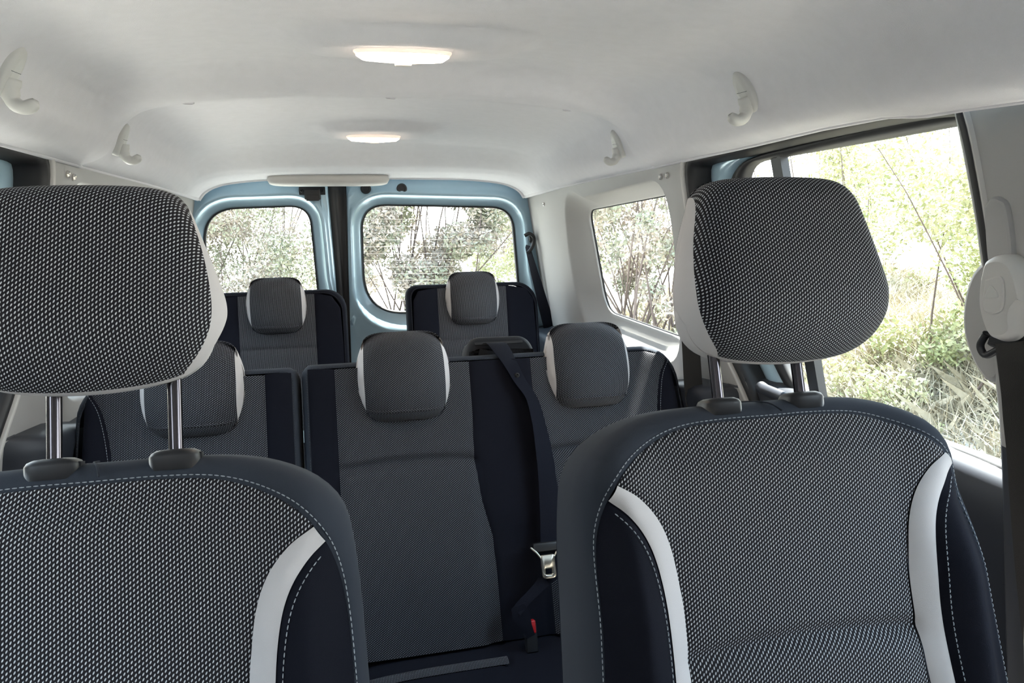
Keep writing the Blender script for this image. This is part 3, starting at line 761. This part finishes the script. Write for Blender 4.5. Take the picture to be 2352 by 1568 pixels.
seam2 = smf([0, .08, .25, .5, .8, .95, 1.0], [.975, .93, .87, .845, .86, .91, .955])
def small_headrest(fr, x, z, par, w=.108, yf=0, zs=1.06):
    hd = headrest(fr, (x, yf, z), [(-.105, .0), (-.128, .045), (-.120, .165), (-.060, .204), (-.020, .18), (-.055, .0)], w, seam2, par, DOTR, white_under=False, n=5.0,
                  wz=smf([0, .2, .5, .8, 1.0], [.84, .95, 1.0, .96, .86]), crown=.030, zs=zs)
    for dx in (-.05, .05): post(fr, x+dx, -.0+yf-.01, -.04, z+.14, hd)
small_headrest(fr2, .002, -.158, bench); small_headrest(fr2, .446, -.158, bench); small_headrest(fr2, -.450, -.158, single)

# cushions of the middle row
def cushion(parent, x0, x1, y0, y1, zt, seamx, m_side, dots):
    nx, ny = 40, 30; V = []; UV = []
    for i in range(nx):
        for j in range(ny):
            u = i/(nx-1); v = j/(ny-1); x = x0+(x1-x0)*u; y = y0+(y1-y0)*v
            e = min(1, (1-abs(2*u-1)**6)+.0)**.5*min(1, (1-abs(2*v-1)**8))**.5
            g = sum(.010*math.exp(-((x-sx)/.010)**2) for sx in seamx)
            V.append((x, y, zt-.07+.07*e-g+.05*(1-v)*.6*e)); UV.append((x+.5, y))
    o = mesh('seat_cushion', V, gridf(nx, ny), m_side, parent, uv=UV)
    V2, F2 = boxv(x0+.01, x1-.01, y0+.01, y1, zt-.20, zt-.065); mesh('cushion_base', V2, F2, LOWER, parent, smooth=False)
    for (a, b, ya, yb) in dots:
        W_ = []; U_ = []
        for i in range(40):
            for j in range(12):
                x = a+(b-a)*i/39; y = ya+(yb-ya)*j/11; u = (x-x0)/(x1-x0); v = (y-y0)/(y1-y0)
                e = min(1, (1-abs(2*u-1)**6))**.5*min(1, (1-abs(2*v-1)**8))**.5
                k = .006*math.sin(math.pi*j/11)
                W_.append((x, y, zt-.07+.07*e+.05*(1-v)*.6*e+.002+k)); U_.append((x+.5, y*2.2))
        mesh('dotted_inset', W_, gridf(40, 12), DOTR, parent, uv=U_)
cushion(bench, -.222, .70, 1.02, 1.55, .325, (-.13, .185, .325), NAVY, [(-.12, .175, 1.36, 1.39)])
cushion(single, -.70, -.235, 1.02, 1.55, .325, (-.3, -.6), NAVY, [])

# ---- third row
def D3f(x, z):
    d = .055
    for c in (-.345, .345):
        u = abs(x-c); w = 1-sstep(.115, .135, u); d += w*(-.006*math.exp(-((z+.213)/.006)**2)+.004*(1-sstep(-.24, -.215, z)))
    return d
def third(x0, x1, c, label, rl, rr, zt=-.008):
    q = lambda x: V_(x, -.5, zt-.018)
    a, b = c-.128, c+.128
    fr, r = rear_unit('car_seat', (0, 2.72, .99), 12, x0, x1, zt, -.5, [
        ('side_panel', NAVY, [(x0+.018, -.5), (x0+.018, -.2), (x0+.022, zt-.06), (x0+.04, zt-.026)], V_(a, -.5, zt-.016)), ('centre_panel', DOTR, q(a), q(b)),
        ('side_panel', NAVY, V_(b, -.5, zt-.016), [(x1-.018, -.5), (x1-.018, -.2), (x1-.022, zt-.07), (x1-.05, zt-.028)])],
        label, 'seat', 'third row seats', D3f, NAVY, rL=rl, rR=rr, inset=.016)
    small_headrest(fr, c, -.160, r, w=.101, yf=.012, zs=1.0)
    box('seat_cushion', x0+.01, x1-.01, 2.15, 2.62, .28, .46, NAVY, r, bev=.04)
    box('seat_base', x0+.05, x1-.05, 2.2, 2.6, .0, .29, LOWER, r, bev=.02)
third(-.585, -.108, -.345, 'dark rear seat in the third row, left of the door gap', .05, .07)
third(.106, .598, .345, 'dark rear seat in the third row, right of the door gap', .035, .085, -.004)

# ------------------------------------------------------------------ seat belts
# centre belt of the middle row: guide housing on the backrest, webbing, tongue, buckle
gh = empty('belt_guide_housing', (.245, 1.80, .90), 'black plastic belt guide housing on top of the middle bench', 'belt guide')
v, f = [], []
pl = roundpoly([(.152, -.03), (.170, .038), (.318, .036), (.342, -.03)], [.01, .028, .03, .01], 60)
L = [fr2.W(np.stack([P[:, 0], np.full(60, y), P[:, 1]], 1)) for P, y in ((grow(pl, -.03), -.012), (grow(pl, -.012), -.012), (grow(pl, -.004), -.006), (pl, .004), (pl, .07), (grow(pl, -.01), .085))]
edge_split(rings('housing_shell', L, LOWERM, gh, cap_first=True, cap_last=True), 40)
V, F_ = boxv(.182, .302, -.0145, -.008, .016, .022); mesh('slot', fr2.W(V), F_, BLACK, gh, smooth=False)
bl = empty('seat_belt', tuple(fr2.W([(.28, -.09, -.60)])[0]), 'dark centre seat belt hanging down the middle bench, steel tongue clipped on it', 'seat belt', 'rear seat belts')
P = fr2.W([(.225, -.016, .019), (.232, -.045, .010), (.250, -.080, -.040), (.268, -.090, -.085), (.292, -.094, -.130), (.304, -.096, -.20), (.309, -.100, -.28), (.309, -.102, -.36), (.305, -.108, -.44), (.292, -.116, -.49)])
Wd = [(1, 0, 0), (1, .1, -.2), (.8, .2, -.5), (.72, .2, -.62), (.9, .1, -.35), (1, 0, -.12), (1, 0, 0), (1, 0, .02), (1, 0, -.03), (1, 0, -.12)]
ribbon('webbing', P, Wd, [.050, .046, .034, .034, .044, .046, .046, .048, .052, .048], BELT, bl)
P = fr2.W([(.302, -.110, -.485), (.296, -.116, -.515), (.262, -.124, -.545), (.225, -.128, -.572), (.205, -.130, -.590)])
ribbon('webbing', P, [(1, 0, 0), (.8, .4, .5), (.2, .7, .7), (.2, .6, .8), (.5, .5, .7)], [.046, .040, .026, .022, .024], BELT, bl, n=30)
P = fr2.W([(.208, -.131, -.578), (.214, -.132, -.597), (.224, -.132, -.622), (.232, -.130, -.645)])
ribbon('webbing', P, [(.9, .0, .5), (1, 0, .3), (1, 0, .1), (1, 0, 0)], [.030, .040, .024, .020], BELT, bl, n=20)
# button on webbing
v, f = lathe_oval([(.006, .006, 0), (.006, .006, .003), (.003, .003, .004)], 20); mesh('stop_button', place(v, fr2.W([(.262, -.090, -.072)])[0], (1, 0, 0), fr2.z, -fr2.y), f, BLACKP, bl)
# tongue: plate with a square hole, two arms
tg = roundpoly([(.269, -.478), (.301, -.478), (.302, -.530), (.270, -.530)], [.004, .004, .009, .009], 60); ho = roundpoly([(.278, -.508), (.293, -.508), (.293, -.520), (.278, -.520)], .002, 60)
yy = lambda P, y: fr2.W(np.stack([P[:, 0], np.full(len(P), y), P[:, 1]], 1))
tn = rings('belt_tongue', [yy(ho, -.128), yy(ho, -.1315), yy(grow(ho, .003), -.133), yy(grow(tg, -.002), -.1335), yy(tg, -.132), yy(tg, -.1285), yy(grow(tg, -.002), -.127), yy(ho, -.128)], NICKEL, bl); tn['label'] = 'nickel plated tongue'
for P in ([(.270, -.131, -.484), (.262, -.129, -.472), (.250, -.124, -.460)], [(.300, -.131, -.484), (.308, -.129, -.474), (.326, -.124, -.470)]):
    v, f = tubemesh(fr2.W(smoothc(P, 8)), .0022, 8); mesh('tongue_arm', v, f, NICKEL, tn)
V, F_ = boxv(.256, .322, -.128, -.112, -.472, -.452); q = mesh('tongue_cover', fr2.W(V), F_, BLACKP, bl, smooth=True); b_ = q.modifiers.new('b', 'BEVEL'); b_.width = .004; b_.segments = 3
bu = empty('belt_buckle', tuple(fr2.W([(.235, -.10, -.66)])[0]), 'belt buckle with red button between the middle bench cushion and backrest', 'buckle')
V, F_ = boxv(.222, .248, -.128, -.106, -.68, -.618); q = mesh('buckle_body', fr2.W(V), F_, BLACKP, bu); b_ = q.modifiers.new('b', 'BEVEL'); b_.width = .004; b_.segments = 3
V, F_ = boxv(.2255, .2455, -.131, -.112, -.640, -.612); q = mesh('release_button', fr2.W(V), F_, RED, bu); b_ = q.modifiers.new('b', 'BEVEL'); b_.width = .003; b_.segments = 3; q['label'] = 'red release button'

# third row belt on the right rear corner pillar
b3 = empty('seat_belt', (.66, 2.93, 1.13), 'dark seat belt hanging from the right rear corner pillar', 'seat belt', 'rear seat belts')
pa = plane_hit(1214, 575, (0, 2.90, 0), (0, 1, 0)); pb = plane_hit(1262, 752, (0, 2.88, 0), (0, 1, 0)); pc = pb+(pb-pa)*.6
ribbon('webbing', [pa+(0, 0, .02), pa, pa*.6+pb*.4, pb, pc], [(.5, -.9, 0), (.6, -.8, 0), (.9, -.4, 0), (1, -.1, 0), (1, 0, 0)], [.030, .038, .046, .050, .050], BELT, b3)
P = [pa+np.array(q) for q in ((-.018, -.01, .060), (.000, -.016, .068), (.018, -.014, .052), (.016, -.012, .024), (.004, -.012, .002), (-.008, -.01, -.010))]
V, F_ = tubemesh(smoothc(P, 20), .0075, 10); mesh('anchor_loop', V, F_, BLACKP, b3)
v, f = lathe_oval([(.016, .016, 0), (.016, .016, .008), (.010, .010, .013)], 24); mesh('anchor_bolt', place(v, pa+np.array([.016, .0, .045]), (0, 1, 0), (0, 0, 1), (-1, 0, 0)), f, BLACKP, b3)

# middle row belt by the right rear pillar
b2 = empty('seat_belt', (.70, 1.60, 1.1), 'brown black seat belt hanging down right pillar behind the big headrest', 'seat belt', 'rear seat belts')
P = [plane_hit(x, y, (0, Yq, 0), (0, 1, 0)) for x, y, Yq in ((1572, 640, 1.60), (1580, 720, 1.60), (1587, 800, 1.60), (1592, 880, 1.59), (1600, 960, 1.58), (1606, 1080, 1.56))]
ribbon('webbing', P, [(1, -.5, 0)]*6, [.036, .040, .042, .044, .046, .046], BELTB, b2)
v, f = lathe_oval([(.028, .035, 0), (.028, .035, .010), (.02, .028, .016)], 32); mesh('anchor_cover', place(v, P[0]+np.array([.022, 0, .01]), (0, 1, 0), (0, 0, 1), (-1, 0, 0)), f, TRIM2, b2)

# front belt with height adjuster on the right door pillar
bp = empty('front_seat_belt', (.71, .78, 1.10), 'black front seat belt with grey height adjuster on the right door pillar', 'seat belt')
def bpt(px, py, off): return wallhit(px, py, 1, off)
ax, az = np.array([-.03, -.9995, 0]), np.array([-.17, 0, .985]); nx_ = np.array([-1, -.03, -.17]); nx_ /= np.linalg.norm(nx_)
def poly_plate(name, pix, offs, m, par, shrink, cap=True, n=80):
    base = [wallhit(x, y, 1, float(np.mean(offs[1:]))) for x, y in pix]; P2 = np.array([(p[1], p[2]) for p in base]); P2 = smoothc(np.vstack([P2, P2[:1]]), n+1)[:-1]
    L = [WP(1, grow(P2, -e), o_) for e, o_ in zip(shrink, offs)]
    return edge_split(rings(name, L, m, par, cap_last=True), 35)
poly_plate('slider_rail', [(2258, 475), (2275, 453), (2298, 455), (2318, 480), (2330, 600), (2300, 640), (2270, 610)], (.01, -.014, -.020, -.021), TRIM, bp, (0, 0, .003, .006))
poly_plate('pad', [(2262, 590), (2230, 630), (2213, 690), (2211, 750), (2222, 800), (2245, 850), (2275, 880), (2310, 860), (2320, 700), (2300, 600)], (.03, .012, .004, .0), TRIM, bp, (0, 0, .004, .010))
poly_plate('height_adjuster', [(2250, 640), (2262, 598), (2290, 585), (2320, 590), (2345, 620), (2362, 690), (2350, 705), (2338, 725), (2338, 765), (2315, 784), (2282, 780), (2262, 755), (2247, 700)], (.0, -.026, -.036, -.041), TRIM2, bp, (0, 0, .004, .009))
poly_plate('thumb_button', [(2262, 642), (2300, 638), (2300, 710), (2258, 712)], (-.036, -.0425, -.0435), TRIM2, bp, (0, 0, .002))
poly_plate('thumb_notch', [(2268, 664), (2276, 655), (2290, 672), (2290, 684), (2262, 684)], (-.038, -.0438, -.0441), HOOKM, bp, (0, 0, .0015))
ring = smoothc([bpt(x, y, -.02) for x, y in ((2266, 765), (2252, 790), (2256, 808), (2268, 815), (2300, 800), (2345, 790))], 30)
V, F_ = tubemesh(ring, .005, 10); mesh('belt_ring', V, F_, BLACKP, bp)
poly_plate('ring_cover', [(2270, 770), (2352, 740), (2400, 760), (2400, 800), (2352, 800), (2272, 796)], (.0, -.016, -.022), BLACKP, bp, (0, 0, .004))
P = [bpt(x, y, o_) for x, y, o_ in ((2318, 786, -.026), (2322, 830, -.03), (2330, 900, -.028), (2336, 980, -.026), (2344, 1060, -.022), (2350, 1160, -.02), (2362, 1320, -.016), (2380, 1500, -.01))]
ribbon('webbing', P, [(.15, 1, 0)]*8, [.048]*8, BELTB, bp)
P = [bpt(x, y, o_) for x, y, o_ in ((2352, 800, -.020), (2360, 900, -.014), (2368, 1060, -.012), (2385, 1320, -.008))]
ribbon('webbing', P, [(.15, 1, 0)]*4, [.048]*4, BELTB, bp)
# sill pull of the sliding door
q = wallhit(1785, 905, 1, .0); 
V, F_ = tubemesh([q+np.array([0, .06, .0]), q+np.array([-.01, .03, .002]), q+np.array([-.01, -.08, .004]), q+np.array([.01, -.16, .0])], .013, 14); tag(mesh('door_pull', V, F_, LOWER), 'dark door pull on the sliding door behind the right front seat', 'handle')

# ------------------------------------------------------------------ outside
rng = np.random.default_rng(4)
GZ = -.45
def leafmat(name, cols, rough=.7):
    m, n, l, b = newmat(name)
    g = n.new('ShaderNodeNewGeometry'); z = n.new('ShaderNodeTexNoise'); z.inputs['Scale'].default_value = 2.2; z.inputs['Detail'].default_value = 8; z.inputs['Roughness'].default_value = .75
    cr_ = n.new('ShaderNodeValToRGB'); l.new(g.outputs['Position'], z.inputs['Vector']); l.new(z.outputs['Fac'], cr_.inputs[0])
    e = cr_.color_ramp.elements; e[0].position = .34; e[0].color = (*cols[0], 1); e[1].position = .66; e[1].color = (*cols[-1], 1)
    for k, c in enumerate(cols[1:-1]): q = e.new(.34+.32*(k+1)/(len(cols)-1)); q.color = (*c, 1)
    l.new(cr_.outputs[0], b.inputs['Base Color']); b.inputs['Roughness'].default_value = rough; b.inputs['Specular IOR Level'].default_value = .2
    return m
LEAF1 = leafmat('pale_green_leaves', [(.16, .185, .085), (.29, .31, .16), (.40, .39, .26), (.31, .33, .16)])
LEAF2 = leafmat('autumn_leaves', [(.17, .135, .11), (.25, .27, .19), (.34, .28, .24), (.40, .385, .33)])
BARK = mat('grey_bark', (.10, .075, .065), .9)
DRY = leafmat('dry_grass', [(.17, .145, .09), (.31, .275, .20), (.40, .36, .28), (.24, .25, .13)])
GRND = mat('dry_ground', (.42, .40, .36), .95, noise=.4, nscale=3)

def leaves(centers, n, size, m, name, parent, spread):
    """many small leaves around blob centres (x, y, z, radius)"""
    c = np.array(centers); w = c[:, 3]**2; k = rng.choice(len(c), n, p=w/w.sum())
    d = rng.normal(size=(n, 3)); d /= np.linalg.norm(d, axis=1)[:, None]
    P = c[k, :3]+d*c[k, 3:4]*(rng.random((n, 1))**.45)*np.array(spread)
    P = P[P[:, 2] > GZ]; n = len(P)
    a = rng.normal(size=(n, 3)); a /= np.linalg.norm(a, axis=1)[:, None]; b = np.cross(a, rng.normal(size=(n, 3))); b /= np.linalg.norm(b, axis=1)[:, None]
    s = size*(.6+.8*rng.random((n, 1)))
    V = np.stack([P-a*s, P+b*s*.45, P+a*s, P-b*s*.45], 1).reshape(-1, 3)
    return mesh(name, V, np.arange(4*n).reshape(-1, 4), m, parent, smooth=False)

def bush(x, y, w, d, h, n, m, label, size=.045, blobs=26, stems=9):
    r = empty('bush', (x, y, GZ), label, 'bush', 'bushes outside the windows')
    C_ = [(x+rng.uniform(-w, w)*.8, y+rng.uniform(-d, d)*.8, GZ+h*rng.uniform(.12, .85)**.9, rng.uniform(.22, .42)*min(w, h)*.7) for _ in range(blobs)]
    leaves(C_, n, size, m, 'foliage', r, (1, 1, .9))
    V, F_ = [], []
    for _ in range(stems):
        c = C_[rng.integers(len(C_))]; b0 = np.array([x+rng.uniform(-w, w)*.5, y+rng.uniform(-d, d)*.5, GZ-.02]); e = np.array(c[:3])+rng.normal(size=3)*.15
        mid = (b0+e)/2+rng.normal(size=3)*.10; P = smoothc([b0, mid, e, e+(e-mid)*.5+rng.normal(size=3)*.1], 10)
        v, f = tubemesh(P, list(np.linspace(.011, .002, 10)), 5); F_ += [tuple(i+len(V) for i in q) for q in f]; V += list(v)
    mesh('branches', V, F_, BARK, r)
gv = []; gy = np.linspace(-8, 22, 50); gx = np.linspace(-16, 16, 50)
for y in gy:
    for x in gx:
        e = sstep(1.6, 4.2, x)*.75+sstep(5.0, 9.0, y)*.5+.06*math.sin(x*3.1+y*1.7)*sstep(1.2, 2.5, abs(x))
        gv.append((x, y, GZ+e))
mesh('ground', gv, gridf(50, 50), GRND, kind='structure')
# dry grass on the bank to the right and behind
def grass(name, n, xr, yr, m, label):
    x = rng.uniform(*xr, n); y = rng.uniform(*yr, n); z = GZ+sstep(1.6, 4.2, x)*.75+sstep(5.0, 9.0, y)*.5
    h = rng.uniform(.05, .24, n); an = rng.uniform(0, 6.28, n); le = rng.normal(size=(n, 2))*.12; wv = .003+.004*rng.random(n)
    p = np.stack([x, y, z-.02], 1); dx = np.stack([np.cos(an)*wv, np.sin(an)*wv, 0*x], 1); tip = p+np.stack([le[:, 0], le[:, 1], h], 1); md = p+np.stack([le[:, 0]*.35, le[:, 1]*.35, h*.6], 1)
    V = np.stack([p-dx, p+dx, md+dx*.8, tip, md-dx*.8], 1).reshape(-1, 3)
    tag(mesh(name, V, np.arange(5*n).reshape(-1, 5), m, smooth=False), label, 'grass', kind='stuff')
grass('dry_grass', 90000, (1.6, 5.6), (-.5, 7.0), DRY, 'dry yellow grass on the bank outside the right windows')
bush(3.7, 3.5, .95, .9, 2.3, 52000, LEAF1, 'yellow green bush outside the right side window', size=.018, blobs=60, stems=20)
bush(4.6, 6.4, 1.1, .8, 3.2, 26000, LEAF1, 'thin tall pale bush further back outside the right side window', size=.022, blobs=60, stems=26)
bush(2.15, 5.2, .75, .8, 2.6, 36000, LEAF2, 'brownish thicket outside the right quarter window', size=.020, blobs=80, stems=50)
bush(2.2, 8.4, .9, .7, 2.4, 14000, LEAF1, 'sparse bush behind the right rear door window, right part', size=.024, blobs=50)
bush(.62, 7.0, .80, .8, 3.2, 50000, LEAF2, 'tall branchy bush behind the right rear door window, left part', stems=26, size=.022, blobs=80)
bush(-1.35, 9.0, 1.3, .8, 3.3, 60000, LEAF2, 'reddish brown bush behind the left rear door window', size=.022, blobs=80, stems=20)
bush(-3.4, 4.4, .9, 1.2, 2.0, 20000, LEAF1, 'pale bush outside the left quarter window', size=.03)
SHADE_LEAF = mat('shade_foliage', (.055, .058, .06), .8, noise=.4, nscale=6)
def shade_screen(name, pts, h, n, label):  # unseen leaf masses, added to block light from ahead and from the left
    C_ = [(x+rng.uniform(-.6, .6), y+rng.uniform(-.6, .6), GZ+h*rng.uniform(.1, .9), rng.uniform(.5, .8)) for x, y in pts for _ in range(14)]
    o = leaves(C_, n, .11, SHADE_LEAF, name, None, (1, 1, 1)); tag(o, label, 'shade_screen')
shade_screen('shade_screen', [(x, -4.6) for x in np.linspace(-2.2, 4.5, 8)], 3.9, 36000, 'unseen leaf screen added in front of the van to block light')
shade_screen('shade_screen', [(-3.7, y) for y in np.linspace(-1.7, 1.8, 5)], 3.2, 20000, 'unseen leaf screen added left of the van to block light')
